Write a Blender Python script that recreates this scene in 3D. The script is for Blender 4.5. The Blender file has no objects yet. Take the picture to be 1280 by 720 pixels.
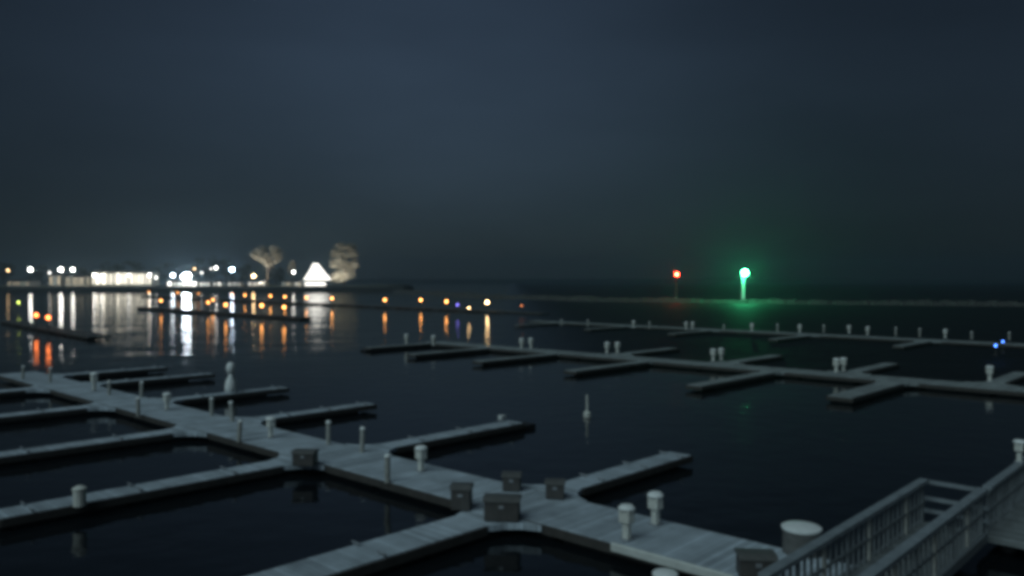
import bpy, bmesh, math, random
from mathutils import Vector, Matrix, noise
random.seed(7)
R = math.radians
scene = bpy.context.scene
C = scene.collection

# ------------------------------------------------------------------ camera frame
F, YH, CAMZ, DECK = 985.0, 350.0, 6.36, 0.36      # focal length (px of a 1280 wide frame), horizon row, heights in m
D1 = Vector((-0.7197, 0.6943)); D2 = Vector((0.6943, 0.7197))   # along the walkways / along the fingers
O = Vector((-0.94, 22.73))                        # a point of the near walkway
def uv(u, v, z=0.0):
    p = O + D1*u + D2*v
    return Vector((p.x, p.y, z))
def deck(x, y):                                   # where a sight line meets deck level
    Y = F*(CAMZ-DECK)/(y-YH)
    return Vector(((x-640)*Y/F, Y, DECK))
def at(x, y, Y):
    return Vector(((x-640)*Y/F, Y, CAMZ-(y-YH)*Y/F))
ANG1 = math.atan2(D1.y, D1.x); ANG2 = math.atan2(D2.y, D2.x)

# ------------------------------------------------------------------ helpers
def link(o, parent=None):
    C.objects.link(o)
    if parent: o.parent = parent
    return o
def obj(name, bm, mat, parent=None, smooth=False):
    me = bpy.data.meshes.new(name)
    bmesh.ops.recalc_face_normals(bm, faces=bm.faces)
    bm.to_mesh(me); bm.free()
    if smooth:
        for p in me.polygons: p.use_smooth = True
    me.materials.append(mat)
    return link(bpy.data.objects.new(name, me), parent)
def thing(name, label, cat, loc=(0,0,0), rot=0.0, group=None):
    o = link(bpy.data.objects.new(name, None))
    o.empty_display_size = .3
    o.location = loc; o.rotation_euler = (0,0,rot)
    o['label'] = label; o['category'] = cat
    if group: o['group'] = group
    return o
def struct(name, bm, mat, kind='structure', smooth=False):
    o = obj(name, bm, mat, None, smooth); o['kind'] = kind
    return o
def dup(root, loc, rot, label, group=None):
    r = root.copy(); C.objects.link(r); r.location = loc; r.rotation_euler = (0,0,rot)
    r['label'] = label
    if group: r['group'] = group
    for ch in list(root.children):
        c = ch.copy(); C.objects.link(c); c.parent = r
        for g in ch.children:
            d = g.copy(); C.objects.link(d); d.parent = c
    return r
def box(bm, c, s, rz=0.0, bevel=0.0):
    m = Matrix.Translation(c) @ Matrix.Rotation(rz, 4, 'Z') @ Matrix.Diagonal((s[0], s[1], s[2], 1))
    r = bmesh.ops.create_cube(bm, size=1, matrix=m)
    if bevel:
        es = {e for v in r['verts'] for e in v.link_edges}
        bmesh.ops.bevel(bm, geom=list(es), offset=bevel, segments=2, affect='EDGES', profile=.5)
def lathe(bm, prof, n=16, c=(0,0,0)):
    rings = []
    for r, z in prof:
        if r < 1e-5:
            rings.append([bm.verts.new((c[0], c[1], c[2]+z))])
        else:
            rings.append([bm.verts.new((c[0]+r*math.cos(2*math.pi*k/n), c[1]+r*math.sin(2*math.pi*k/n), c[2]+z)) for k in range(n)])
    for a, b in zip(rings, rings[1:]):
        for k in range(n):
            k2 = (k+1) % n
            if len(a) == 1 and len(b) == 1: continue
            if len(a) == 1: bm.faces.new((a[0], b[k], b[k2]))
            elif len(b) == 1: bm.faces.new((a[k], a[k2], b[0]))
            else: bm.faces.new((a[k], a[k2], b[k2], b[k]))
    if len(rings[0]) > 1: bm.faces.new(rings[0])
    if len(rings[-1]) > 1: bm.faces.new(rings[-1])
def rod(bm, a, b, r0, r1=None, n=8):
    a = Vector(a); b = Vector(b); r1 = r0 if r1 is None else r1
    q = (b-a).to_track_quat('Z', 'Y').to_matrix()
    rings = [[bm.verts.new(p + q @ Vector((r*math.cos(2*math.pi*k/n), r*math.sin(2*math.pi*k/n), 0))) for k in range(n)]
             for p, r in ((a, r0), (b, r1))]
    for k in range(n):
        k2 = (k+1) % n
        bm.faces.new((rings[0][k], rings[0][k2], rings[1][k2], rings[1][k]))
    bm.faces.new(rings[0]); bm.faces.new(rings[1])
def prism(bm, pts, z0, z1):
    lo = [bm.verts.new((x, y, z0)) for x, y in pts]; hi = [bm.verts.new((x, y, z1)) for x, y in pts]
    n = len(pts)
    bm.faces.new(lo[::-1]); bm.faces.new(hi)
    for k in range(n): bm.faces.new((lo[k], lo[(k+1) % n], hi[(k+1) % n], hi[k]))
NB = bmesh.new
ORD = ['zeroth','first','second','third','fourth','fifth','sixth','seventh','eighth','ninth','tenth','eleventh','twelfth','thirteenth']

# ------------------------------------------------------------------ materials
def mat(name, col, rough=.7, var=.25, scale=3.0, bump=0.0, metal=0.0, planks=None):
    m = bpy.data.materials.new(name); m.use_nodes = True
    nt = m.node_tree; N = nt.nodes; L = nt.links
    b = N['Principled BSDF']; b.inputs['Roughness'].default_value = rough; b.inputs['Metallic'].default_value = metal
    tc = N.new('ShaderNodeTexCoord')
    nz = N.new('ShaderNodeTexNoise'); nz.inputs['Scale'].default_value = scale; nz.inputs['Detail'].default_value = 6; nz.inputs['Roughness'].default_value = .65
    L.new(tc.outputs['Object'], nz.inputs['Vector'])
    rp = N.new('ShaderNodeValToRGB')
    rp.color_ramp.elements[0].position = .3; rp.color_ramp.elements[1].position = .7
    rp.color_ramp.elements[0].color = [c*(1-var) for c in col]+[1]; rp.color_ramp.elements[1].color = [min(1, c*(1+var)) for c in col]+[1]
    L.new(nz.outputs['Fac'], rp.inputs['Fac'])
    out = rp.outputs['Color']
    if planks:                                    # boards across the walkway with dark joints
        sx = N.new('ShaderNodeSeparateXYZ'); L.new(tc.outputs['Object'], sx.inputs[0])
        mu = N.new('ShaderNodeMath'); mu.operation = 'MULTIPLY'; mu.inputs[1].default_value = 1/planks; L.new(sx.outputs['X'], mu.inputs[0])
        fl = N.new('ShaderNodeMath'); fl.operation = 'FLOOR'; L.new(mu.outputs[0], fl.inputs[0])
        fr = N.new('ShaderNodeMath'); fr.operation = 'FRACT'; L.new(mu.outputs[0], fr.inputs[0])
        wn = N.new('ShaderNodeTexWhiteNoise'); wn.noise_dimensions = '1D'; L.new(fl.outputs[0], wn.inputs['W'])
        mr = N.new('ShaderNodeMapRange'); mr.inputs['To Min'].default_value = .72; mr.inputs['To Max'].default_value = 1.12; L.new(wn.outputs['Value'], mr.inputs['Value'])
        gt = N.new('ShaderNodeMath'); gt.operation = 'GREATER_THAN'; gt.inputs[1].default_value = .06; L.new(fr.outputs[0], gt.inputs[0])
        g2 = N.new('ShaderNodeMapRange'); g2.inputs['To Min'].default_value = .25; L.new(gt.outputs[0], g2.inputs['Value'])
        pr = N.new('ShaderNodeMath'); pr.operation = 'MULTIPLY'; L.new(mr.outputs[0], pr.inputs[0]); L.new(g2.outputs[0], pr.inputs[1])
        mx = N.new('ShaderNodeVectorMath'); mx.operation = 'SCALE'; L.new(out, mx.inputs[0]); L.new(pr.outputs[0], mx.inputs['Scale'])
        out = mx.outputs[0]
    L.new(out, b.inputs['Base Color'])
    if bump:
        bp = N.new('ShaderNodeBump'); bp.inputs['Strength'].default_value = bump; bp.inputs['Distance'].default_value = .05
        L.new(nz.outputs['Fac'], bp.inputs['Height']); L.new(bp.outputs[0], b.inputs['Normal'])
    return m
def glow(name, col, strength):
    m = bpy.data.materials.new(name); m.use_nodes = True
    nt = m.node_tree; nt.nodes.clear()
    e = nt.nodes.new('ShaderNodeEmission'); o = nt.nodes.new('ShaderNodeOutputMaterial')
    e.inputs['Color'].default_value = (*col, 1); e.inputs['Strength'].default_value = strength
    nt.links.new(e.outputs[0], o.inputs['Surface'])
    if name == 'window_glow': m.cycles.emission_sampling = 'NONE'
    return m
M = dict(
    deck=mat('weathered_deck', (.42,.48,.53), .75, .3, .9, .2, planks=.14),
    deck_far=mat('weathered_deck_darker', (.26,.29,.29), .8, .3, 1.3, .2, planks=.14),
    rail=mat('timber_fascia', (.055,.05,.045), .8, .3, 4),
    float=mat('black_float', (.02,.02,.022), .6, .2, 4),
    fender=mat('pale_fender', (.62,.64,.6), .6, .12, 5),
    galv=mat('galvanised_steel', (.4,.42,.44), .5, .2, 8, metal=.6),
    white=mat('off_white_plastic', (.66,.66,.6), .5, .12, 6),
    post=mat('weathered_post', (.36,.36,.33), .7, .25, 6),
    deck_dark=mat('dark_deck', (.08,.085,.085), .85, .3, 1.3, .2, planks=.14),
    cap=mat('white_cap', (.82,.84,.82), .5, .1, 6),
    box=mat('dark_brown_box', (.075,.07,.066), .6, .25, 5),
    lid=mat('dark_lid', (.1,.1,.095), .55, .2, 5),
    pile=mat('weathered_pile', (.12,.12,.115), .85, .3, 5, .4),
    gang=mat('gangway_aluminium', (.2,.22,.23), .55, .2, 6, metal=.2),
    rail_pale=mat('pale_handrail', (.22,.25,.27), .6, .25, 4),
    ramp=mat('gangway_decking', (.2,.22,.22), .8, .3, 3, .2, planks=.14),
    tread=mat('gangway_tread', (.26,.28,.28), .7, .2, 6, .2),
    rock=mat('breakwater_rock', (.06,.06,.055), .9, .45, .6, .6),
    conc=mat('concrete', (.32,.32,.3), .85, .2, .6, .2),
    tower=mat('white_painted_tower', (.75,.77,.75), .5, .08, 2),
    darkmetal=mat('dark_metal', (.05,.05,.05), .5, .2, 5),
    wallc=mat('cream_wall', (.62,.58,.48), .85, .12, .3),
    wallg=mat('grey_wall', (.42,.42,.4), .85, .15, .3),
    roof=mat('dark_roof', (.06,.06,.065), .85, .2, .5),
    tentpost=mat('tent_pole', (.6,.6,.6), .5, .1, 2),
    bark=mat('bark', (.09,.07,.05), .95, .35, 3, .5),
    leaf_tan=mat('tan_twigs', (.5,.46,.36), .9, .3, .25),
    leaf_dark=mat('dark_foliage', (.035,.04,.03), .95, .4, .3),
    ground=mat('shore_ground', (.07,.075,.05), .95, .35, .05, .3),
    land=mat('distant_land', (.02,.024,.022), 1, .3, .01),
)
b = M['leaf_tan'].node_tree; tl = b.nodes.new('ShaderNodeBsdfTranslucent'); tl.inputs['Color'].default_value = (.5,.46,.36,1)
ms = b.nodes.new('ShaderNodeMixShader'); ms.inputs[0].default_value = .45
b.links.new(b.nodes['Principled BSDF'].outputs[0], ms.inputs[1]); b.links.new(tl.outputs[0], ms.inputs[2]); b.links.new(ms.outputs[0], b.nodes['Material Output'].inputs['Surface'])
ORANGE=(1,.40,.10); WARM=(1,.66,.32); WHITE=(1,.97,.9); COOL=(.78,.9,1)

# ------------------------------------------------------------------ render set-up
scene.render.engine = 'CYCLES'
cy = scene.cycles
cy.use_denoising = True; cy.denoiser = 'OPENIMAGEDENOISE'; cy.denoising_input_passes = 'RGB_ALBEDO_NORMAL'; cy.denoising_prefilter = 'ACCURATE'
cy.use_adaptive_sampling = False
cy.use_light_tree = True
cy.max_bounces = 6; cy.diffuse_bounces = 2; cy.glossy_bounces = 3; cy.volume_bounces = 0; cy.transmission_bounces = 2
cy.sample_clamp_indirect = .8; cy.sample_clamp_direct = 150
cy.pixel_filter_type = 'BLACKMAN_HARRIS'; cy.filter_width = 4.3
scene.view_settings.view_transform = 'Standard'; scene.view_settings.look = 'None'
scene.view_settings.exposure = 0; scene.view_settings.gamma = 1; scene.view_settings.use_curve_mapping = False

cam = bpy.data.cameras.new('camera'); co = link(bpy.data.objects.new('camera', cam)); scene.camera = co
cam.sensor_width = 36; cam.lens = 36*F/1280; cam.clip_end = 20000; cam.clip_start = .1
co.location = (0,0,CAMZ); co.rotation_euler = (R(90)-math.atan((360-YH)/F), 0, 0)

# night sky: the Nishita sky behind an overcast, very faint
SUN_EL, SUN_AZ = 46, -140
w = bpy.data.worlds.new('World'); scene.world = w; w.use_nodes = True
nt = w.node_tree; N = nt.nodes; L = nt.links; N.clear()
out = N.new('ShaderNodeOutputWorld'); bg = N.new('ShaderNodeBackground'); L.new(bg.outputs[0], out.inputs['Surface'])
sky = N.new('ShaderNodeTexSky'); sky.sky_type = 'NISHITA'; sky.sun_disc = False
sky.sun_elevation = R(SUN_EL); sky.sun_rotation = R(SUN_AZ); sky.air_density = 1.0; sky.dust_density = .4; sky.ozone_density = 2.0
tc = N.new('ShaderNodeTexCoord')
mp = N.new('ShaderNodeMapping'); mp.inputs['Scale'].default_value = (1.5,1.5,5.5); mp.inputs['Location'].default_value = (1.3,.2,.4); L.new(tc.outputs['Generated'], mp.inputs['Vector'])
nz = N.new('ShaderNodeTexNoise'); nz.inputs['Scale'].default_value = 1.5; nz.inputs['Detail'].default_value = 5; nz.inputs['Roughness'].default_value = .5; L.new(mp.outputs[0], nz.inputs['Vector'])
cl = N.new('ShaderNodeMapRange'); cl.inputs['From Min'].default_value = .3; cl.inputs['From Max'].default_value = .7; cl.inputs['To Min'].default_value = .86; cl.inputs['To Max'].default_value = 1.14; L.new(nz.outputs['Fac'], cl.inputs['Value'])
sp = N.new('ShaderNodeSeparateXYZ'); L.new(tc.outputs['Generated'], sp.inputs[0])
ov = N.new('ShaderNodeMapRange'); ov.inputs['From Max'].default_value = .28; ov.inputs['To Min'].default_value = .4; ov.inputs['To Max'].default_value = 1.0; ov.interpolation_type = 'SMOOTHSTEP'; L.new(sp.outputs['Z'], ov.inputs['Value'])
az = N.new('ShaderNodeMapRange'); az.inputs['From Min'].default_value = .0; az.inputs['From Max'].default_value = .58; az.inputs['To Min'].default_value = .98; az.inputs['To Max'].default_value = .38; az.interpolation_type = 'SMOOTHSTEP'; ax = N.new('ShaderNodeMath'); ax.operation = 'ADD'; ax.inputs[1].default_value = .12; L.new(sp.outputs['X'], ax.inputs[0]); ab = N.new('ShaderNodeMath'); ab.operation = 'ABSOLUTE'; L.new(ax.outputs[0], ab.inputs[0]); L.new(ab.outputs[0], az.inputs['Value'])
m1 = N.new('ShaderNodeMath'); m1.operation = 'MULTIPLY'; L.new(cl.outputs[0], m1.inputs[0]); L.new(ov.outputs[0], m1.inputs[1])
m2 = N.new('ShaderNodeMath'); m2.operation = 'MULTIPLY'; L.new(m1.outputs[0], m2.inputs[0]); L.new(az.outputs[0], m2.inputs[1])
hs = N.new('ShaderNodeHueSaturation'); hs.inputs['Saturation'].default_value = .6; L.new(sky.outputs[0], hs.inputs['Color'])
sc = N.new('ShaderNodeVectorMath'); sc.operation = 'SCALE'; L.new(hs.outputs[0], sc.inputs[0]); L.new(m2.outputs[0], sc.inputs['Scale'])
tn = N.new('ShaderNodeVectorMath'); tn.operation = 'MULTIPLY'; tn.inputs[1].default_value = (.74,.98,1.2); L.new(sc.outputs[0], tn.inputs[0])
L.new(tn.outputs[0], bg.inputs['Color']); bg.inputs['Strength'].default_value = .0118

sun = bpy.data.lights.new('dock_fill_sun', 'SUN'); sun.energy = .95; sun.angle = R(50); sun.color = (.72,.95,1)  # wide soft sun lamp added to brighten the docks, no visible source
so = link(bpy.data.objects.new('dock_fill_sun', sun))
sd = Vector((math.sin(R(SUN_AZ))*math.cos(R(SUN_EL)), math.cos(R(SUN_AZ))*math.cos(R(SUN_EL)), math.sin(R(SUN_EL))))
so.rotation_euler = sd.to_track_quat('Z', 'Y').to_euler()

# ------------------------------------------------------------------ setting: water, shore, far land, haze
bm = NB()
vs = [bm.verts.new(p) for p in ((-1800,-60,0),(1800,-60,0),(1800,1900,0),(-1800,1900,0))]; bm.faces.new(vs)
wm = bpy.data.materials.new('lake_water'); wm.use_nodes = True
nt = wm.node_tree; N = nt.nodes; L = nt.links; b = N['Principled BSDF']
b.inputs['Base Color'].default_value = (.006,.008,.010,1); b.inputs['Roughness'].default_value = .07; b.inputs['IOR'].default_value = 1.333
tc = N.new('ShaderNodeTexCoord')
n1 = N.new('ShaderNodeTexNoise'); n1.inputs['Scale'].default_value = .9; n1.inputs['Detail'].default_value = 3
n2 = N.new('ShaderNodeTexNoise'); n2.inputs['Scale'].default_value = .11; n2.inputs['Detail'].default_value = 2
L.new(tc.outputs['Object'], n1.inputs['Vector']); L.new(tc.outputs['Object'], n2.inputs['Vector'])
ad = N.new('ShaderNodeMath'); ad.operation = 'MULTIPLY_ADD'; ad.inputs[1].default_value = 2.5; L.new(n2.outputs['Fac'], ad.inputs[0]); L.new(n1.outputs['Fac'], ad.inputs[2])
bp = N.new('ShaderNodeBump'); bp.inputs['Strength'].default_value = 1; bp.inputs['Distance'].default_value = .042
sx = N.new('ShaderNodeSeparateXYZ'); L.new(tc.outputs['Object'], sx.inputs[0])
r1 = N.new('ShaderNodeMapRange'); r1.inputs['From Min'].default_value = -8; r1.inputs['From Max'].default_value = 18; r1.interpolation_type = 'SMOOTHSTEP'; L.new(sx.outputs['X'], r1.inputs['Value'])
r2 = N.new('ShaderNodeMapRange'); r2.inputs['From Min'].default_value = 33.5; r2.inputs['From Max'].default_value = 36.5; r2.interpolation_type = 'SMOOTHSTEP'; dv = N.new('ShaderNodeVectorMath'); dv.operation = 'DOT_PRODUCT'; dv.inputs[1].default_value = (D2.x,D2.y,0); L.new(tc.outputs['Object'], dv.inputs[0])
sv = N.new('ShaderNodeMath'); sv.operation = 'SUBTRACT'; sv.inputs[1].default_value = O.dot(D2); L.new(dv.outputs['Value'], sv.inputs[0]); L.new(sv.outputs[0], r2.inputs['Value'])   # the second walkway shelters the basin behind it
rr = N.new('ShaderNodeMath'); rr.operation = 'MULTIPLY'; L.new(r1.outputs[0], rr.inputs[0]); L.new(r2.outputs[0], rr.inputs[1])
n3 = N.new('ShaderNodeTexNoise'); n3.inputs['Scale'].default_value = .035; n3.inputs['Detail'].default_value = 3; L.new(tc.outputs['Object'], n3.inputs['Vector'])
wp_ = N.new('ShaderNodeMapRange'); wp_.inputs['From Min'].default_value = .35; wp_.inputs['From Max'].default_value = .65; wp_.inputs['To Min'].default_value = .013; wp_.inputs['To Max'].default_value = .045; L.new(n3.outputs['Fac'], wp_.inputs['Value'])
rd = N.new('ShaderNodeMapRange'); L.new(wp_.outputs[0], rd.inputs['To Min']); rd.inputs['To Max'].default_value = .34; L.new(rr.outputs[0], rd.inputs['Value'])
rg = N.new('ShaderNodeMapRange'); rg.inputs['To Min'].default_value = .06; rg.inputs['To Max'].default_value = .65; L.new(rr.outputs[0], rg.inputs['Value'])
L.new(rd.outputs[0], bp.inputs['Distance']); L.new(rg.outputs[0], b.inputs['Roughness'])
L.new(ad.outputs[0], bp.inputs['Height']); L.new(bp.outputs[0], b.inputs['Normal'])
struct('water', bm, wm)

def strip(name, pts, h, depth, m, seg=14.0, jag=.25):
    """land that rises from the water along a polyline to a rough crest"""
    bm = NB(); rows = []
    P = []
    for a, b_ in zip(pts, pts[1:]):
        a = Vector(a); b_ = Vector(b_); n = max(1, int((b_-a).length/seg))
        P += [a.lerp(b_, k/n) for k in range(n)]
    P.append(Vector(pts[-1]))
    for p in P:
        j = noise.noise((p.x*.03, p.y*.03, 3.1))
        rows.append([bm.verts.new((p.x, p.y+j*3, -.5)), bm.verts.new((p.x, p.y+2+j*3, h*.7)), bm.verts.new((p.x, p.y+depth*.3, h*(1+jag*j))), bm.verts.new((p.x, p.y+depth, h*(1+jag*j))), bm.verts.new((p.x, p.y+depth+3, -.5))])
    for a, b_ in zip(rows, rows[1:]):
        for k in range(4): bm.faces.new((a[k], a[k+1], b_[k+1], b_[k]))
    return struct(name, bm, m)
SHORE = 590.0
strip('shore_ground', [(-1000,SHORE-12),(-400,SHORE-6),(-130,SHORE),(-96,SHORE+8)], 2.0, 150, M['ground'])
strip('embankment', [(-700,415),(-300,420),(-190,425),(-95,438),(-62,445)], 2.3, 50, M['land'], 9, .35)
strip('distant_shore', [(-1700,1600),(-300,1640),(300,1600),(1000,1650),(1750,1560)], 9, 200, M['land'], 20, .6)

hz = bpy.data.materials.new('haze'); hz.use_nodes = True
nt = hz.node_tree; nt.nodes.clear()
pv = nt.nodes.new('ShaderNodeVolumePrincipled'); ho = nt.nodes.new('ShaderNodeOutputMaterial')
pv.inputs['Color'].default_value = (.62,.87,1,1); pv.inputs['Density'].default_value = .0007; pv.inputs['Anisotropy'].default_value = .75
nt.links.new(pv.outputs[0], ho.inputs['Volume'])
hz.cycles.homogeneous_volume = True; hz.cycles.volume_sampling = 'EQUIANGULAR'
bm = NB(); box(bm, (0,920,25), (3700,2000,52)); struct('haze', bm, hz, 'stuff')

# ------------------------------------------------------------------ docks
def cleat(parent, x, y):
    bm = NB(); box(bm, (x,y-.07,DECK+.03), (.04,.04,.06)); box(bm, (x,y+.07,DECK+.03), (.04,.04,.06)); rod(bm, (x,y-.16,DECK+.075), (x,y+.16,DECK+.075), .022)
    obj('cleat', bm, M['galv'], parent)
def walkway(label, p0, p1, width, m, group, floats=True, step=3.6, rails=(True,True)):
    p0 = Vector(p0); p1 = Vector(p1); d = (p1-p0).xy; Ln = d.length
    t = thing('floating_walkway', label, 'dock', (p0.x,p0.y,0), math.atan2(d.y, d.x), group)
    bm = NB(); n = max(1, round(Ln/9)); s = Ln/n
    for k in range(n): box(bm, ((k+.5)*s,0,DECK-.07), (s-.03,width,.14), bevel=.015)
    obj('deck', bm, m, t)
    for sgn in (-1,1):
        bm = NB(); box(bm, (Ln/2,sgn*(width/2+.035),DECK-.13), (Ln,.07,.22), bevel=.012); obj('rub_rail', bm, M['rail'], t)
    k = 1.2
    while floats and k < Ln-1:
        bm = NB(); box(bm, (k,0,-.02), (3.3,width-.22,.46), bevel=.05); obj('float', bm, M['float'], t); k += step
    return t
def finger(label, root, ang, Ln, width, m, group, gusset=.95, cleats=True, floats=True):
    t = thing('finger_pier', label, 'finger pier', (root.x,root.y,0), ang, group)
    bm = NB(); box(bm, (Ln/2+.08,0,DECK-.066), (Ln-.02,width,.14), bevel=.015); obj('deck', bm, m, t)
    for sgn in (-1,1):
        bm = NB(); box(bm, (Ln/2+gusset/2+.1,sgn*(width/2+.03),DECK-.13), (Ln-gusset,.06,.22), bevel=.012); obj('rub_rail', bm, M['rail'], t)
        if gusset:
            bm = NB(); y0 = sgn*(width/2+.004)
            prism(bm, [(.09,y0),(.09,y0+sgn*gusset),(.09+gusset*.25,y0+sgn*gusset*.48),(.09+gusset*.55,y0+sgn*gusset*.2),(.09+gusset,y0)], DECK-.16, DECK-.004)
            obj('corner_brace', bm, m, t)
        if cleats:
            for f_ in (.3,.62,.93): cleat(t, Ln*f_, sgn*(width/2-.1))
    bm = NB(); box(bm, (Ln+.1,0,DECK-.14), (.07,width+.1,.2), bevel=.012); obj('end_fender', bm, M['rail'], t)
    k = 1.4
    while floats and k < Ln:
        bm = NB(); box(bm, (k,0,-.02), (2.75,width-.14,.45), bevel=.05); obj('float', bm, M['float'], t); k += 2.9
    return t
H = 6.0
vA = lambda u: (-.035-.026*u)*H                   # centre line of the near walkway (u in units of H)
WA = 2.25
walkway('long pale floating walkway crossing the foreground up to the left edge', uv(-1.75*H, vA(-1.75)), uv(7.0*H, vA(7.0)), WA, M['deck'], None)
AA = math.atan2(*(uv(7*H, vA(7))-uv(-1.75*H, vA(-1.75))).yx)
right = [(-.29,1.31,.85,'nearest finger pier on the far side of the near walkway, opposite the wide dark box'),
         (1.1,1.39,.85,'finger pier reaching right with a small white box near its tip'),
         (2.52,1.17,.8,'third finger pier on the right side, behind the tall white pedestal'),
         (3.9,1.19,.8,'finger pier reaching right with the tall white headed post on it'),
         (5.45,1.21,.8,'second farthest finger pier on the right side of the near walkway'),
         (6.45,1.12,.8,'farthest finger pier on the right side of the near walkway')]
for u, v, wd, lb in right:
    r0 = uv(u*H, vA(u)+WA/2)
    finger(lb, r0, ANG2, v*H-vA(u)-WA/2, wd, M['deck'], 'finger piers of the near walkway')
left = [(-.35,-2.5,1.15,'widest and nearest finger pier running out of the bottom edge'),
        (1.17,-1.72,.95,'finger pier reaching left with a pale stub post near its tip'),
        (2.5,-1.9,.9,'third finger pier on the left side, reaching the left edge'),
        (4.0,-1.9,.9,'fourth finger pier on the left side, reaching the left edge'),
        (5.5,-1.8,.9,'farthest finger pier on the left side of the near walkway')]
for u, v, wd, lb in left:
    r0 = uv(u*H, vA(u)-WA/2)
    finger(lb, r0, ANG2+math.pi, -v*H+vA(u)-WA/2, wd, M['deck'], 'finger piers of the near walkway')
# pale fender strip on the near edge
bm = NB(); a = uv(-.95*H, vA(-.95)-WA/2-.12); b_ = uv(-1.45*H, vA(-1.45)-WA/2-.12)
d = (b_-a); box(bm, ((a.x+b_.x)/2,(a.y+b_.y)/2,DECK-.05), (d.length,.1,.2), math.atan2(d.y,d.x), .03)
o = obj('fender', bm, M['fender'], None); o['label'] = 'long pale fender strip along the near edge of the walkway, below the two pedestals'; o['category'] = 'fender'

# second walkway
vB, WB = 5.85*H, 2.3
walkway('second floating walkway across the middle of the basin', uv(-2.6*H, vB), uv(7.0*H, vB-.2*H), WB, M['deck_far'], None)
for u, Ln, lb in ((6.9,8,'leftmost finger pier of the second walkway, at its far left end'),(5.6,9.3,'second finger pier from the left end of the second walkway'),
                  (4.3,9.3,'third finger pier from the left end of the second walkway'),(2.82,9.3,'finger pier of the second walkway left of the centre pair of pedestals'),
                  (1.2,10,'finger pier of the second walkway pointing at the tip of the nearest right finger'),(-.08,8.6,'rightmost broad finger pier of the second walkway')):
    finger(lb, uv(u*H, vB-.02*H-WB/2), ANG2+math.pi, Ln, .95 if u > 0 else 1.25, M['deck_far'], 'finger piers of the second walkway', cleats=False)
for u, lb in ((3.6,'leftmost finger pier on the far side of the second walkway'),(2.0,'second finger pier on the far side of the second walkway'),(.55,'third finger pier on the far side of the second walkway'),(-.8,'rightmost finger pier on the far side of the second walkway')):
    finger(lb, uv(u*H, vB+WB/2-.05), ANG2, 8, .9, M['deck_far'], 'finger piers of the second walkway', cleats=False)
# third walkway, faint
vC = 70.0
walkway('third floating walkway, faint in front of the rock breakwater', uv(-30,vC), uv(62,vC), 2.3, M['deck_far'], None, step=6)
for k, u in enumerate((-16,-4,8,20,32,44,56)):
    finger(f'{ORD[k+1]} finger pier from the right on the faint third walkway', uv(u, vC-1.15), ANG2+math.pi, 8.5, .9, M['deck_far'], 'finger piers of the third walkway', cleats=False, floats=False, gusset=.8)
# walkways that carry the orange lamps
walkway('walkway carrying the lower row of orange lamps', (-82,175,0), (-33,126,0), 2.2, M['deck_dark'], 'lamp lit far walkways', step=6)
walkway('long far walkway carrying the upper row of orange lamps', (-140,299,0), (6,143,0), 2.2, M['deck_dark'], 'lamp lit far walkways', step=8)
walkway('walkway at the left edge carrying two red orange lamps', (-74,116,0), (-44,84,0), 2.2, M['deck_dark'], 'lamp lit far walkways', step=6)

# ------------------------------------------------------------------ dock furniture
def make_pedestal(label):
    t = thing('power_pedestal', label, 'power pedestal', group='power pedestals on the walkways')
    bm = NB(); box(bm, (0,0,.02), (.26,.26,.04), bevel=.01); obj('base_plate', bm, M['galv'], t)
    bm = NB(); box(bm, (0,0,.21), (.17,.15,.36), bevel=.02); obj('post', bm, M['white'], t)
    bm = NB(); box(bm, (0,0,.55), (.3,.26,.32), bevel=.035); hd = obj('head', bm, M['white'], t)
    for s in (-1,1):
        bm = NB(); box(bm, (.07*s,-.135,.52), (.09,.03,.12), bevel=.006); obj('socket_cover', bm, M['darkmetal'], hd)
    bm = NB(); lathe(bm, [(.2,0),(.2,.03),(.14,.09),(0,.115)], 12, (0,0,.712)); obj('cap', bm, M['cap'], t)
    return t
ped = [((526,590),'short white power pedestal behind the walkway, left of the dark box'),
       ((784,676),'white power pedestal on the near edge of the walkway, left one of the nearest pair'),
       ((820,657),'white power pedestal on the far edge of the walkway, right one of the nearest pair'),
       ((338,548),'white power pedestal at the root of the third right finger pier'),
       ((208,513),'white power pedestal on the far walkway edge by the tall headed post\'s finger'),
       ((117,489),'farthest white power pedestal on the left half of the near walkway'),
       ((652,436),'left pedestal of the leftmost pair on the second walkway'),((664,436),'right pedestal of the leftmost pair on the second walkway'),
       ((759,442),'left pedestal of the second pair on the second walkway'),((772,442),'right pedestal of the second pair on the second walkway'),
       ((892,452),'left pedestal of the third pair on the second walkway'),((902,451),'right pedestal of the third pair on the second walkway'),
       ((1046,466),'left pedestal of the fourth pair on the second walkway'),((1055,465),'right pedestal of the fourth pair on the second walkway'),
       ((1238,477),'single pedestal at the right end of the second walkway'),
       ((508,430),'whitish pedestal at the far left tip of the second walkway'),((542,432),'bright pedestal beside the far left tip of the second walkway'),
       ((1062,417),'left pedestal on the faint third walkway'),((1085,419),'middle pedestal on the faint third walkway'),((1182,423),'right pedestal on the faint third walkway'),
       ((792,410),'leftmost pedestal on the faint third walkway'),((858,412),'second pedestal from the left on the faint third walkway'),((866,412),'third pedestal from the left on the faint third walkway'),((940,414),'pedestal on the faint third walkway below the green light'),((1000,416),'pedestal on the faint third walkway right of the green light')]
P0 = None
for (px, lb) in ped:
    q = deck(*px); q.z = DECK+.002
    if P0 is None:
        P0 = make_pedestal(lb); P0.location = q; P0.rotation_euler = (0,0,ANG1)
        o = P0
    else:
        o = dup(P0, q, ANG1+random.uniform(-.12,.12), lb); o.rotation_euler.x = random.gauss(0,.02); o.rotation_euler.y = random.gauss(0,.02)
    if px[1] < 500: o.scale = (1.1,1.1,1.25)
    if px[1] < 480: o.scale = (1.15,1.15,1.15)
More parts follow.
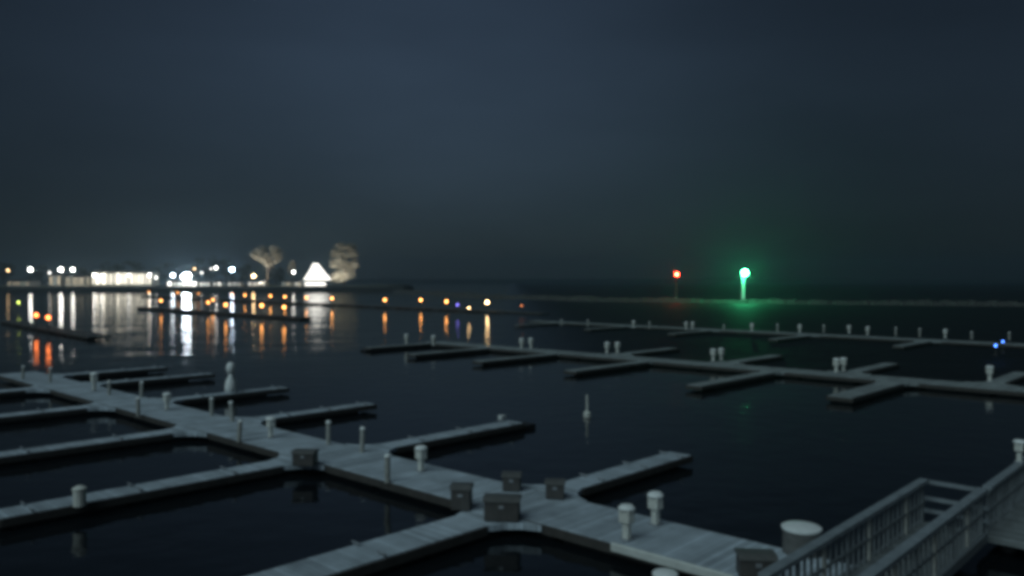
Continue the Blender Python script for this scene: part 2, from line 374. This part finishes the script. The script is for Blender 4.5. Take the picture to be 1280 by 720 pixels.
def make_post(label):
    t = thing('mooring_post', label, 'mooring post', group='thin mooring posts beside the near walkway')
    bm = NB(); lathe(bm, [(.085,-.02),(.085,.72),(.075,.74)], 12); obj('post', bm, M['post'], t)
    bm = NB(); lathe(bm, [(.1,.742),(.1,.78),(.05,.83),(0,.84)], 12); obj('cap', bm, M['cap'], t)
    return t
Q0 = None
for px, lb in (((484,603),'thin pale post on the near walkway edge left of the short pedestal'),((298,552),'thin pale post on the near walkway edge left of the tall pedestal'),
               ((172,520),'thin pale post on the near walkway edge, second from the far end'),((410,556),'thin dim post on the far walkway edge beside the second right finger'),
               ((452,566),'thin dim post at the root of the second right finger'),((62,478),'thin dim post at the far left end of the near walkway'),((28,474),'farthest thin post at the left edge'),
               ((136,494),'thin dim post on the near walkway edge at the far end'),((176,497),'thin dim post on the far walkway edge near the farthest pedestal'),((264,520),'thin dim post on the far walkway edge between two pedestals'),((290,527),'thin dim post on the far walkway edge left of the third right finger')):
    q = deck(*px); q.z = DECK+.002
    if Q0 is None: Q0 = make_post(lb); Q0.location = q
    else:
        o = dup(Q0, q, random.uniform(0,3), lb); o.rotation_euler.x = random.gauss(0,.035); o.rotation_euler.y = random.gauss(0,.035); o.scale.z = random.uniform(.9,1.1)
for k, px in enumerate(((702,407),(735,408),(812,411),(905,413),(972,415),(1030,416),(1120,420),(1150,421),(1215,424),(1262,425))):
    q = deck(*px); q.z = DECK+.002
    o = dup(Q0, q, 0, f'tiny pale post on the faint third walkway, {ORD[k+1]} of its posts from the left', 'tiny posts on the third walkway'); o.scale = (1.2,1.2,random.uniform(.8,1.15))
# dark storage boxes at the finger roots
def make_box(label, sx, sy, sz, loc, rot):
    t = thing('dock_box', label, 'dock box', loc, rot, 'dark dock boxes at the finger roots')
    bm = NB(); box(bm, (0,0,sz*.42), (sx,sy,sz*.8), bevel=.025); bd = obj('body', bm, M['box'], t)
    bm = NB(); box(bm, (0,-sy/2-.012,sz*.62), (.12,.022,.08), bevel=.004); obj('latch', bm, M['galv'], bd)
    bm = NB()
    prism(bm, [(-sy/2-.03,sz*.825),(sy/2+.03,sz*.825),(sy/2+.02,sz*.93),(sy*.3,sz),(-sy*.3,sz),(-sy/2-.02,sz*.9)], -sx/2-.03, sx/2+.03)
    for v in bm.verts: v.co = Vector((v.co.z, v.co.x, v.co.y))
    obj('lid', bm, M['lid'], t)
    return t
for px, s, rot, lb in (((628,650),(.86,.55,.6),-.1,'wide dark dock box in the middle of the walkway junction'),((577,637),(.5,.5,.66),-.1,'narrow dark dock box left of the wide one'),
                       ((640,613),(.5,.5,.5),-.1,'dim dock box on the far walkway edge behind the wide one'),((694,623),(.5,.45,.5),-.1,'dock box at the root of the nearest right finger pier'),
                       ((381,582),(.7,.5,.5),-.1,'dark dock box at the root of the finger with the stub post'),((946,722),(.7,.55,.5),-.1,'dark dock box at the bottom edge by the gangway foot')):
    q = deck(*px); q.z = DECK+.006
    make_box(lb, *s, q, rot)
# stub post, small white box, tall headed post
q = deck(98,633); t = thing('stub_post', 'pale stub post near the tip of the left finger pier', 'mooring post', (q.x,q.y,DECK+.002))
bm = NB(); lathe(bm, [(.16,0),(.16,.4),(.15,.42)], 12); obj('post', bm, M['white'], t)
bm = NB(); lathe(bm, [(.18,.422),(.18,.47),(.08,.53),(0,.54)], 12); obj('cap', bm, M['white'], t)
q = deck(627,525); t = thing('light_box', 'small white box near the tip of the second right finger pier', 'box', (q.x,q.y,DECK+.02), ANG2)
bm = NB(); box(bm, (0,0,.07), (.24,.2,.14), bevel=.02); obj('body', bm, M['cap'], t)
bm = NB(); box(bm, (0,0,.155), (.28,.24,.025), bevel=.008); obj('lid', bm, M['cap'], t)
q = deck(288,491); t = thing('headed_post', 'tall white post with round head on a right finger pier', 'post', (q.x,q.y,DECK+.01))
bm = NB(); lathe(bm, [(.3,0),(.31,.3),(.26,.6),(.12,.9),(.1,1.0)], 16); obj('body', bm, M['cap'], t, True)
bm = NB(); lathe(bm, [(.1,1.0),(.2,1.1),(.24,1.3),(.2,1.5),(.1,1.6),(0,1.63)], 16); obj('head', bm, M['cap'], t, True)
q = deck(734,523); t = thing('channel_marker', 'lone pale marker pole standing in the open water', 'marker', (q.x*1.07,q.y*1.07,0))
bm = NB(); lathe(bm, [(.05,-1),(.05,1.0),(.04,1.02)], 8); obj('pole', bm, M['white'], t)
bm = NB(); lathe(bm, [(.1,-.1),(.17,0),(.17,.18),(.08,.27),(.052,.28)], 12); obj('float', bm, M['white'], t)

# thick piles with round caps
def make_pile(label, loc, r, top):
    t = thing('dock_pile', label, 'pile', loc, 0, 'thick capped piles')
    bm = NB(); lathe(bm, [(r,-3),(r,top-.03)], 24); obj('shaft', bm, M['pile'], t, False)
    bm = NB(); lathe(bm, [(r*1.05,top-.05),(r*1.07,top),(r*.98,top+.02),(r*.5,top+.05),(0,top+.06)], 24); obj('cap', bm, M['cap'], t)
q = deck(1003,692); make_pile('thick dark pile with pale round cap by the gangway foot', (q.x,q.y,0), .40, .93)
make_pile('pale pile cap just showing at the bottom edge', (2.80,14.35,0), .22, 1.0)

# ------------------------------------------------------------------ gangway and fixed pier at lower right
g0 = Vector((4.15,12.95,0)); Lg = 8.35; wg = 1.25; rise = .06
t = thing('gangway', 'gangway with railings climbing from the near walkway to the pier at lower right', 'gangway', (g0.x,g0.y,DECK), ANG2)
zz = lambda x: .06+rise*x/Lg
def slab(bm, x0, x1, y, wy, zo, th):
    vs = [bm.verts.new((x, yy, zz(x)+zo+dz)) for dz in (0,th) for x, yy in ((x0,y-wy/2),(x1,y-wy/2),(x1,y+wy/2),(x0,y+wy/2))]
    for f_ in ((0,3,2,1),(4,5,6,7),(0,1,5,4),(1,2,6,5),(2,3,7,6),(3,0,4,7)): bm.faces.new([vs[i] for i in f_])
bm = NB(); slab(bm, 0, Lg, -wg/2, wg, 0, .06); obj('deck', bm, M['ramp'], t)
for y in (0,-wg):
    bm = NB(); slab(bm, 0, Lg, y, .2, 1.0, .09); obj('handrail', bm, M['rail_pale'], t)
    bm = NB(); slab(bm, 0, Lg, y, .05, .5, .05); obj('mid_rail', bm, M['gang'], t)
    bm = NB(); slab(bm, -.02, Lg+.02, y+(.06 if y == 0 else -.06), .1, -.12, .2); obj('side_beam', bm, M['gang'], t)
    for k in range(29):
        x = .15+k*(Lg-.3)/28
        bm = NB(); box(bm, (x,y,zz(x)+.525), ((.09,.06,.93) if k % 4 == 0 else (.045,.04,.93))); obj('baluster', bm, M['gang'] if k % 8 else M['post'], t)
for zo in (.3,.6,1.0):
    bm = NB(); box(bm, (Lg+.12,-wg/2,zz(Lg)+zo), (.06,wg+.2,.09)); obj('end_rail', bm, M['rail_pale'], t)
pz = DECK+.12
p0 = (g0.xy+D2*Lg-D1*wg).to_3d(); Lp = 14; wp = 2.4
t = thing('fixed_pier', 'dark pier with a long railing running on from the gangway to the right edge', 'pier', (p0.x,p0.y,0), ANG2)
bm = NB(); box(bm, (Lp/2+.05,-wp/2,pz-.08), (Lp,wp,.16), bevel=.02); obj('deck', bm, M['ramp'], t)
bm = NB(); box(bm, (Lp/2+.05,.09,pz-.1), (Lp,.1,.26), bevel=.01); obj('edge_beam', bm, M['gang'], t)
for k in range(4):
    for y in (-.35,-wp+.35):
        bm = NB(); lathe(bm, [(.15,-3),(.15,pz-.165)], 12, (.8+k*4.2,y,0)); obj('pile', bm, M['pile'], t)
rt = DECK+.12+1.09
for y in (-.02,-wp+.1):
    bm = NB(); box(bm, (Lp/2+.22,y,rt-.045), (Lp,.2,.09), bevel=.01); obj('handrail', bm, M['rail_pale'], t)
    bm = NB(); box(bm, (Lp/2+.22,y,pz+.5), (Lp,.05,.05)); obj('mid_rail', bm, M['gang'], t)
    for k in range(46 if y > -1 else 8):
        x = .3+k*(.3 if y > -1 else 1.9); big = k % 4 == 0 or y < -1
        bm = NB(); box(bm, (x,y,(pz+rt-.09)/2), ((.09,.07,rt-.09-pz) if big else (.045,.04,rt-.09-pz))); obj('rail_post' if big else 'baluster', bm, M['gang'], t)
q = p0.xy+D2*3.62; o = dup(P0, (q.x,q.y,rt+.002), ANG2, 'pale pedestal fixed on the pier railing at the right edge', 'power pedestals on the walkways'); o.scale = (.8,.8,.72)

# ------------------------------------------------------------------ lamps over the docks
def bulb(bm, r, c=(0,0,0)):
    bmesh.ops.create_icosphere(bm, subdivisions=1, radius=r, matrix=Matrix.Translation(c))
gm = {}
def gmat(name, col, s):
    k = (name, round(s, 1))
    if k not in gm: gm[k] = glow(name, col, s)
    return gm[k]
def dock_lamp(label, x, y, col, cn, s, r=.27, z=2.0, group='orange lamps on the far walkways', cat='dock lamp'):
    Y = F*(CAMZ-z)/(y-YH); X = (x-640)*Y/F
    t = thing('dock_lamp', label, cat, (X,Y,DECK), 0, group)
    bm = NB(); lathe(bm, [(.16,0),(.16,.05),(.06,.08),(.05,z-DECK-r-.02)], 8); obj('post', bm, M['darkmetal'], t)
    bm = NB(); bulb(bm, r, (0,0,z-DECK)); obj('globe', bm, gmat(cn+'_glow', col, s), t)
    bm = NB(); lathe(bm, [(r*.5,.03),(r*.4,.1),(0,.14)], 8, (0,0,z-DECK+r*.95)); obj('hood', bm, M['darkmetal'], t)
up = [(186,365,60),(222,366,60),(248,367,30),(290,368,90),(306,369,90),(338,370,100),(356,371,100),(383,372,100),(415,373,100)]
for k, (x, y, s) in enumerate(up):
    dock_lamp(f'orange lamp, {ORD[k+1]} from the left in the upper row below the shore', x, y, ORANGE, 'orange', s*.13)
lo = [(201,376,70),(260,378,60),(266,375,60),(282,381,75),(327,382,95),(355,384,70)]
for k, (x, y, s) in enumerate(lo):
    dock_lamp(f'orange lamp, {ORD[k+1]} from the left in the lower row on the water', x, y, ORANGE, 'orange', s*.13)
sp_ = [(481,375,'first'),(526,375,'second'),(558,377,'third')]
for x, y, n in sp_:
    dock_lamp(f'orange lamp, {n} of the three spaced out right of the lit tree', x, y, ORANGE, 'orange', 14)
dock_lamp('brightest warm white lamp, at the right end of the far walkway', 609, 378, WARM, 'warm', 40)
dock_lamp('small dim warm lamp just left of the brightest warm lamp', 586, 385, WARM, 'warm', 25, z=1.7, r=.12)
dock_lamp('tiny violet lamp right of the third spaced orange lamp', 572, 381, (.25,.2,1), 'violet', 14, z=1.8, r=.12, group=None)
dock_lamp('faint reddish lamp at the tip of the far walkway', 652, 382, (1,.3,.1), 'red_orange', 3, z=1.9, r=.15, group=None)
dock_lamp('red orange lamp nearest the left edge', 45, 394, (1,.22,.05), 'red_orange', 9, group='pair of red orange lamps by the left edge')
dock_lamp('red orange lamp, right and lower one of the left edge pair', 60, 397, (1,.22,.05), 'red_orange', 9, group='pair of red orange lamps by the left edge')
dock_lamp('small yellow green lamp at the left edge above the red pair', 23, 378, (.7,.9,.15), 'yellow_green', 14, r=.15, group=None)
dock_lamp('left blue lamp of the pair at the right edge', 1245, 432, (.08,.25,1), 'blue', 9, z=1.15, r=.09, group='blue lamps by the right edge')
dock_lamp('right and higher blue lamp of the pair at the right edge', 1254, 427, (.08,.25,1), 'blue', 8, z=1.3, r=.08, group='blue lamps by the right edge')

# ------------------------------------------------------------------ breakwater and its two beacons
bm = NB()
pts = [Vector((-60,430)),Vector((-10,290)),Vector((25,238)),Vector((75,214)),Vector((150,184)),Vector((230,160))]
P = []
for a, b_ in zip(pts, pts[1:]):
    n = int((b_-a).length/.8); P += [a.lerp(b_, k/n) for k in range(n)]
rows = []
for i, p in enumerate(P):
    d = (P[min(i+1,len(P)-1)]-P[max(i-1,0)]).normalized(); nrm = Vector((-d.y,d.x)); row = []
    crest = .95+.45*noise.noise((p.x*.07,p.y*.07,0))+.35*noise.noise((p.x*.3,p.y*.3,0))
    for k in range(9):
        s = (k-4)/4
        z = crest*(1-abs(s)**1.7)-.25*abs(s)**3 + random.uniform(-.32,.32)*(1 if k not in (0,8) else 0)
        c = p+nrm*s*7.5+Vector((random.uniform(-.3,.3),random.uniform(-.3,.3)))
        row.append(bm.verts.new((c.x,c.y,z)))
    rows.append(row)
for a, b_ in zip(rows, rows[1:]):
    for k in range(8): bm.faces.new((a[k],a[k+1],b_[k+1],b_[k]))
o = obj('breakwater', bm, M['rock']); o['label'] = 'low rubble rock breakwater stretching under the red and green beacons'; o['category'] = 'breakwater'
def beacon(label, x, ybase, ylamp, Y, col, cn, s, r, m, rad):
    q = at(x, ylamp, Y); zb = .9; top = q.z-zb
    t = thing('harbour_beacon', label, 'beacon', (q.x,q.y,zb), 0)
    bm = NB(); lathe(bm, [(rad*2.0,-.9),(rad*1.9,.25),(rad*1.3,.3)], 16); obj('concrete_base', bm, M['conc'], t)
    bm = NB(); lathe(bm, [(rad*1.25,.302),(rad*.62,top+.3),(rad*.6,top+.35),(0,top+.5)], 16); obj('tower', bm, m, t, False)
    off = -(r+rad*.7+.5)
    bm = NB(); rod(bm, (0,-rad*.5,top-r-.18), (0,off,top-r-.18), .07); rod(bm, (0,-rad*.5,top-r-.9), (0,off,top-r-.2), .05); lathe(bm, [(r*.35,top-r-.14),(r*.35,top-r*.93)], 12, (0,off,0)); obj('lantern_bracket', bm, M['darkmetal'], t)
    bm = NB(); bmesh.ops.create_icosphere(bm, subdivisions=2, radius=r, matrix=Matrix.Translation((0,off,top))); obj('lantern', bm, gmat(cn+'_glow', col, s), t)
    bm = NB(); lathe(bm, [(r*.5,top+r*1.0),(r*.4,top+r*1.2),(0,top+r*1.35)], 12, (0,off,0)); obj('lantern_hood', bm, M['darkmetal'], t)
beacon('bright green harbour light on a pale tower on the breakwater', 929, 375, 341, 219, (.06,1,.36), 'green', 360, .75, M['tower'], .42)
beacon('red harbour light on a dim slender tower left of the green light', 845, 378, 343, 231, (1,.05,.02), 'red', 120, .45, M['rail'], .25)

# ------------------------------------------------------------------ far shore: lamps, buildings, pavilion, trees
GZ = 1.9
def shore_lamp(label, x, y, col, cn, s, r, Y=SHORE+6):
    r *= 2.1; s *= .42
    q = at(x, y, Y)
    t = thing('street_lamp', label, 'street lamp', (q.x,q.y,GZ), 0, 'lamps along the far shore')
    h = q.z-GZ
    bm = NB(); lathe(bm, [(.35,-.5),(.3,.4),(.14,.5),(.09,h-r)], 8); obj('pole', bm, M['darkmetal'], t)
    bm = NB(); bulb(bm, r, (0,0,h)); obj('lamp', bm, gmat(cn+'_glow', col, s), t)
    bm = NB(); lathe(bm, [(r*.5,.05),(r*.4,.2),(0,.3)], 8, (0,0,h+r*1.0)); obj('hood', bm, M['darkmetal'], t)
for x, y, col, cn, s, r, lb in (
    (10,338,WARM,'warm',25,.4,'small warm street lamp at the left end of the shore'),
    (38,337,WHITE,'white',110,.6,'bright white street lamp second from the left end of the shore'),
    (76,337,WHITE,'white',130,.65,'left lamp of the bright white pair above the small grey building'),
    (91,337,WHITE,'white',100,.55,'right lamp of the bright white pair above the small cream building'),
    (187,344,WHITE,'white',60,.5,'white lamp at the right end of the long lit building'),
    (195,347,WHITE,'white',25,.4,'small low lamp just right of the long lit building'),
    (216,344,COOL,'cool',110,.6,'cool white lamp just left of the huge floodlight'),
    (243,336,WARM,'warm',18,.4,'small pinkish lamp above and right of the huge floodlight'),
    (264,336,WHITE,'white',15,.35,'faint small lamp left of a small white one'),
    (270,335,WHITE,'white',60,.45,'small white lamp left of the bluish lamp'),
    (290,337,(.62,.8,1),'bluish',170,.65,'bright bluish white lamp left of the rounded tree'),
    (317,345,WARM,'warm',120,.5,'low warm white lamp in front of the rounded tree'),
    (367,340,WHITE,'white',60,.45,'small lamp between the rounded tree and the lit marquee')):
    shore_lamp(lb, x, y, col, cn, s, r)
for x, y, s_, lb in ((118,344,60,'left of two lamps at the left end of the long lit building'),(127,345,40,'right of two lamps at the left end of the long lit building'),(161,344,35,'lamp in front of the middle of the long lit building'),(62,341,12,'small faint lamp left of the bright white pair'),(252,341,10,'faint lamp right of the huge floodlight')):
    shore_lamp(lb, x, y, WHITE, 'white', s_, .5, SHORE+10)
# floodlight mast
q = at(233,345,SHORE+5); t = thing('floodlight_mast', 'huge glaring white floodlight mast, the brightest light on the shore', 'floodlight', (q.x,q.y,GZ))
h = q.z-GZ
bm = NB(); lathe(bm, [(.5,-.5),(.3,.5),(.18,h-1.2)], 8); obj('mast', bm, M['darkmetal'], t)
bm = NB(); box(bm, (0,.5,h), (6.2,.2,.25)); obj('crossbar', bm, M['darkmetal'], t)
for dx, dz in ((-2.4,-.6),(-.8,.9),(.9,1.0),(2.2,.2),(.2,-1.0),(-.9,-2.2),(1.2,-2.4)):
    bm = NB(); bmesh.ops.create_icosphere(bm, subdivisions=1, radius=1.3, matrix=Matrix.Translation((dx,0,h+dz))); obj('floodlight', bm, gmat('white_glow', COOL, 90), t)

def building(name, label, x0, x1, ytop, Y, m, roofh, nwin, wcol, ws, wtop, wbot, depth=14):
    a = at(x0, ytop, Y); b_ = at(x1, ytop, Y); wd = b_.x-a.x; hh = a.z-GZ
    t = thing(name, label, 'building', ((a.x+b_.x)/2,Y,GZ))
    bm = NB(); box(bm, (0,depth/2,hh/2-.4), (wd,depth,hh+.8)); obj('wall', bm, m, t)
    bm = NB(); prism(bm, [(-.6,hh+.003),(depth+.6,hh+.003),(depth/2,hh+roofh)], -wd/2-.6, wd/2+.6)
    for v in bm.verts: v.co = Vector((v.co.z,v.co.x,v.co.y))
    obj('roof', bm, M['roof'], t)
    for k in range(nwin):
        cx = -wd/2+(k+.5)*wd/nwin+random.uniform(-.2,.2)
        ww = wd/nwin*random.uniform(.35,.62); z0 = hh*wbot; z1 = hh*wtop*random.uniform(.92,1.02)
        bm = NB(); box(bm, (cx,-.03,(z0+z1)/2), (ww+.3,.06,z1-z0+.3)); fr = obj('window', bm, M['wallg'], t)
        s = ws*random.choice((.25,.5,.8,1.0,1.5))
        bm = NB(); box(bm, (cx,-.08,(z0+z1)/2), (ww,.04,z1-z0)); obj('pane', bm, gmat('window_glow', wcol, round(s,1)), fr)
    return t
building('boathouse', 'long lit building with a row of tall bright windows', 115, 189, 340.5, SHORE+20, M['wallc'], 1.6, 17, (1,.92,.74), 3.8, .93, .12)
building('cream_house', 'small cream lit building left of the long one', 82, 109, 346, SHORE+16, M['wallc'], 1.2, 6, (1,.82,.55), .5, .85, .1)
building('grey_house', 'small grey building under the bright lamp pair', 61, 76, 344, SHORE+22, M['wallg'], 1.5, 3, (.9,1,.9), .55, .9, .1)
building('low_house', 'low dim building at the left end of the shore', 9, 37, 351.5, SHORE+12, M['wallg'], .8, 5, (.9,1,.75), .35, .85, .2)
for k, (x0, x1, n, s) in enumerate(((209,246,6,2.4),(249,263,3,1.0),(266,277,2,.8),(284,301,3,.6),(310,332,4,.8),(352,373,4,.4))):
    building('quay_shed', ('wide white shed under the huge floodlight','small lit shed right of the huge floodlight','narrow lit shed below the small white lamp','dim shed below the bluish lamp','lit shed in front of the rounded tree','dim low shed left of the lit marquee')[k],
             x0, x1, 352.6-(.8 if k == 0 else 0), SHORE+9+k*.7, M['wallc'], .7, n, (1,.95,.85), s*2, .9, .15, 8)
# glowing marquee
a = at(379,350,SHORE+8); b_ = at(408,350,SHORE+8); pk = at(391,329,SHORE+8); wd = b_.x-a.x; ez = a.z-GZ; pz_ = pk.z-GZ
t = thing('marquee', 'glowing white pointed marquee, brightest shape left of the lit tall tree', 'marquee', ((a.x+b_.x)/2,SHORE+8,GZ))
bm = NB(); e = wd/2; px = pk.x-(a.x+b_.x)/2
base = [bm.verts.new(p) for p in ((-e,0,ez),(e,0,ez),(e,wd,ez),(-e,wd,ez))]
mid = [bm.verts.new((px+(p[0]-px)*.58,p[1]*.58+wd*.21,ez+(pz_-ez)*.47)) for p in ((-e,0),(e,0),(e,wd),(-e,wd))]
tip = [bm.verts.new((px+dx*.09*wd,wd/2+dy*.09*wd,pz_)) for dx, dy in ((-1,-1),(1,-1),(1,1),(-1,1))]
for k in range(4):
    k2 = (k+1) % 4
    bm.faces.new((base[k],base[k2],mid[k2],mid[k])); bm.faces.new((mid[k],mid[k2],tip[k2],tip[k]))
bm.faces.new(tip); bm.faces.new(base[::-1])
obj('canopy', bm, glow('lit_canopy', (1,.97,.88), 3), t)
bm = NB(); box(bm, (-.1*wd,wd/2,ez/2-.75), (wd*.72,wd*.8,ez-1.5)); obj('lit_wall', bm, glow('lit_wall', (1,.97,.88), 2.5), t)
for x in (-e+.3,e-.3):
    bm = NB(); rod(bm, (x,.2,-.4), (x,.2,ez-.01), .18); obj('pole', bm, M['tentpost'], t)
bm = NB(); rod(bm, (e-.2,-.3,ez-.3), (e+4.2,-.3,-.2), .22); obj('guy_rope', bm, M['tentpost'], t)

# trees
def tree(name, label, x, ytop, ybase, wpx, Y, mleaf, n, low=.35, lobes=None, group=None, leaf=.66, sparse=1.0):
    top = at(x, ytop, Y); wd = wpx*Y/F; h = top.z-GZ
    t = thing(name, label, 'tree', (top.x,Y,GZ), 0, group)
    bm = NB(); rod(bm, (0,0,-.4), (.2,0,h*.35), h*.022, h*.016); rod(bm, (.2,0,h*.35), (-.1,.2,h*.75), h*.016, h*.006)
    for k in range(9):
        a = random.uniform(0,6.28); z = h*random.uniform(.25,.55)
        rod(bm, (.15,0,z), (math.cos(a)*wd*.33,math.sin(a)*wd*.33,z+h*random.uniform(.15,.3)), h*.009, h*.002, 5)
    obj('trunk', bm, M['bark'], t)
    bm = NB()
    if lobes is None:
        lobes = []
        for k in range(9):
            a = random.uniform(0,6.28); rr = random.uniform(.1,.3)*wd; z = h*random.uniform(low+.12,.88)
            lobes.append((rr*math.cos(a),rr*math.sin(a),z,wd*random.uniform(.16,.26),h*(1-low)*random.uniform(.15,.24)))
    for k in range(n):
        lx, ly, lz, lr, lh = random.choice(lobes)
        v = Vector((random.gauss(0,1),random.gauss(0,1),random.gauss(0,1))).normalized()*(random.random()**.45)
        p = Vector((lx+v.x*lr,ly+v.y*lr,lz+v.z*lh))
        if noise.noise(p*.28) < -.12*sparse: continue
        s = leaf*random.uniform(.5,1.3)
        q = Matrix.Rotation(random.uniform(0,6.28),3,'Z') @ Matrix.Rotation(random.uniform(0,3.14),3,'X')
        bm.faces.new([bm.verts.new(p+q @ Vector(c)*s) for c in ((-1,-.35,0),(.2,-.5,.1),(1,.1,0),(0,.5,-.1))])
    obj('crown', bm, mleaf, t)
    return t
Yt = SHORE+40; sc_ = Yt/F; Yt = SHORE+19
tree('broad_tree', 'pale rounded tree rising over the middle of the lit shore', 334, 307, 357, 44, Yt, M['leaf_tan'], 10500,
     lobes=[(-8,0,24,5,4.2),(-4.5,-1,27,5.2,4.4),(0,0,24.5,6.5,4.2),(5.5,-1,27.3,5.6,4.2),(9,0,24.2,4.6,4.4),(-2,0,21,6.5,3.6),(5,0,20.5,5.5,3.5),(1,0,17,3.6,3.2)], group='lit trees on the shore')
tree('tall_tree', 'tall pale tree right of the glowing marquee, at the tip of the shore', 430, 302, 358, 34, SHORE+22, M['leaf_tan'], 14000,
     lobes=[(-1,0,30,7,3.8),(5,0,29.5,5.5,3.6),(-4,0,25,7.2,5),(5,0,24,7,5),(-3,0,17,8.5,5),(5,0,16,7,5),(0,0,9,9,5),(-5,0,6,6,4)], group='lit trees on the shore')
tree('small_tree', 'small pale tree just left of the glowing marquee', 365, 324, 357, 13, SHORE+36, M['leaf_tan'], 900, group='lit trees on the shore')
for k, (x, yt, wp_) in enumerate(((5,326,30),(52,329,34),(108,331,30),(142,328,38),(165,325,34),(200,326,36),(258,321,34),(283,324,26),(304,329,22),(345,330,30))):
    tree('dark_tree', f'dark tree behind the shore lights, {ORD[k+1]} from the left', x, yt, 357, wp_, SHORE+62+(k % 3)*9, M['leaf_dark'], 1500, .15, None, 'dark trees behind the shore lights', .8)

def added_uplight(label, tgt, dx, dy, power):  # unseen fixture and spot lamp, added to brighten a pale tree crown
    x, y = tgt.location.x+dx, tgt.location.y+dy
    t = thing('added_tree_floodlight', label, 'floodlight', (x,y,GZ), 0, 'added floodlights under the trees')
    bm = NB(); lathe(bm, [(.12,-.2),(.12,.5)], 8); obj('stake', bm, M['darkmetal'], t)
    bm = NB(); lathe(bm, [(.2,.502),(.42,.95),(.38,.95),(.2,.6)], 12); obj('housing', bm, M['darkmetal'], t)
    l = bpy.data.lights.new('added_floodlight_beam', 'SPOT'); l.energy = power; l.spot_size = R(95); l.spot_blend = .5; l.shadow_soft_size = .3; l.color = (1,.95,.86)
    lo_ = link(bpy.data.objects.new('added_floodlight_beam', l), t); lo_.location = (0,0,1.05)
    d = Vector((tgt.location.x,tgt.location.y,GZ+20))-Vector((x,y,GZ+1.05)); lo_.rotation_euler = d.to_track_quat('-Z','Y').to_euler()
broad = next(o for o in C.objects if o.name == 'broad_tree'); tall = next(o for o in C.objects if o.name == 'tall_tree')
added_uplight('added unseen floodlight in front of the low sheds, brightening the rounded tree', broad, -3, -13.5, 65000)
added_uplight('added unseen floodlight beside the marquee, brightening the tall tree', tall, -1, -17, 60000)
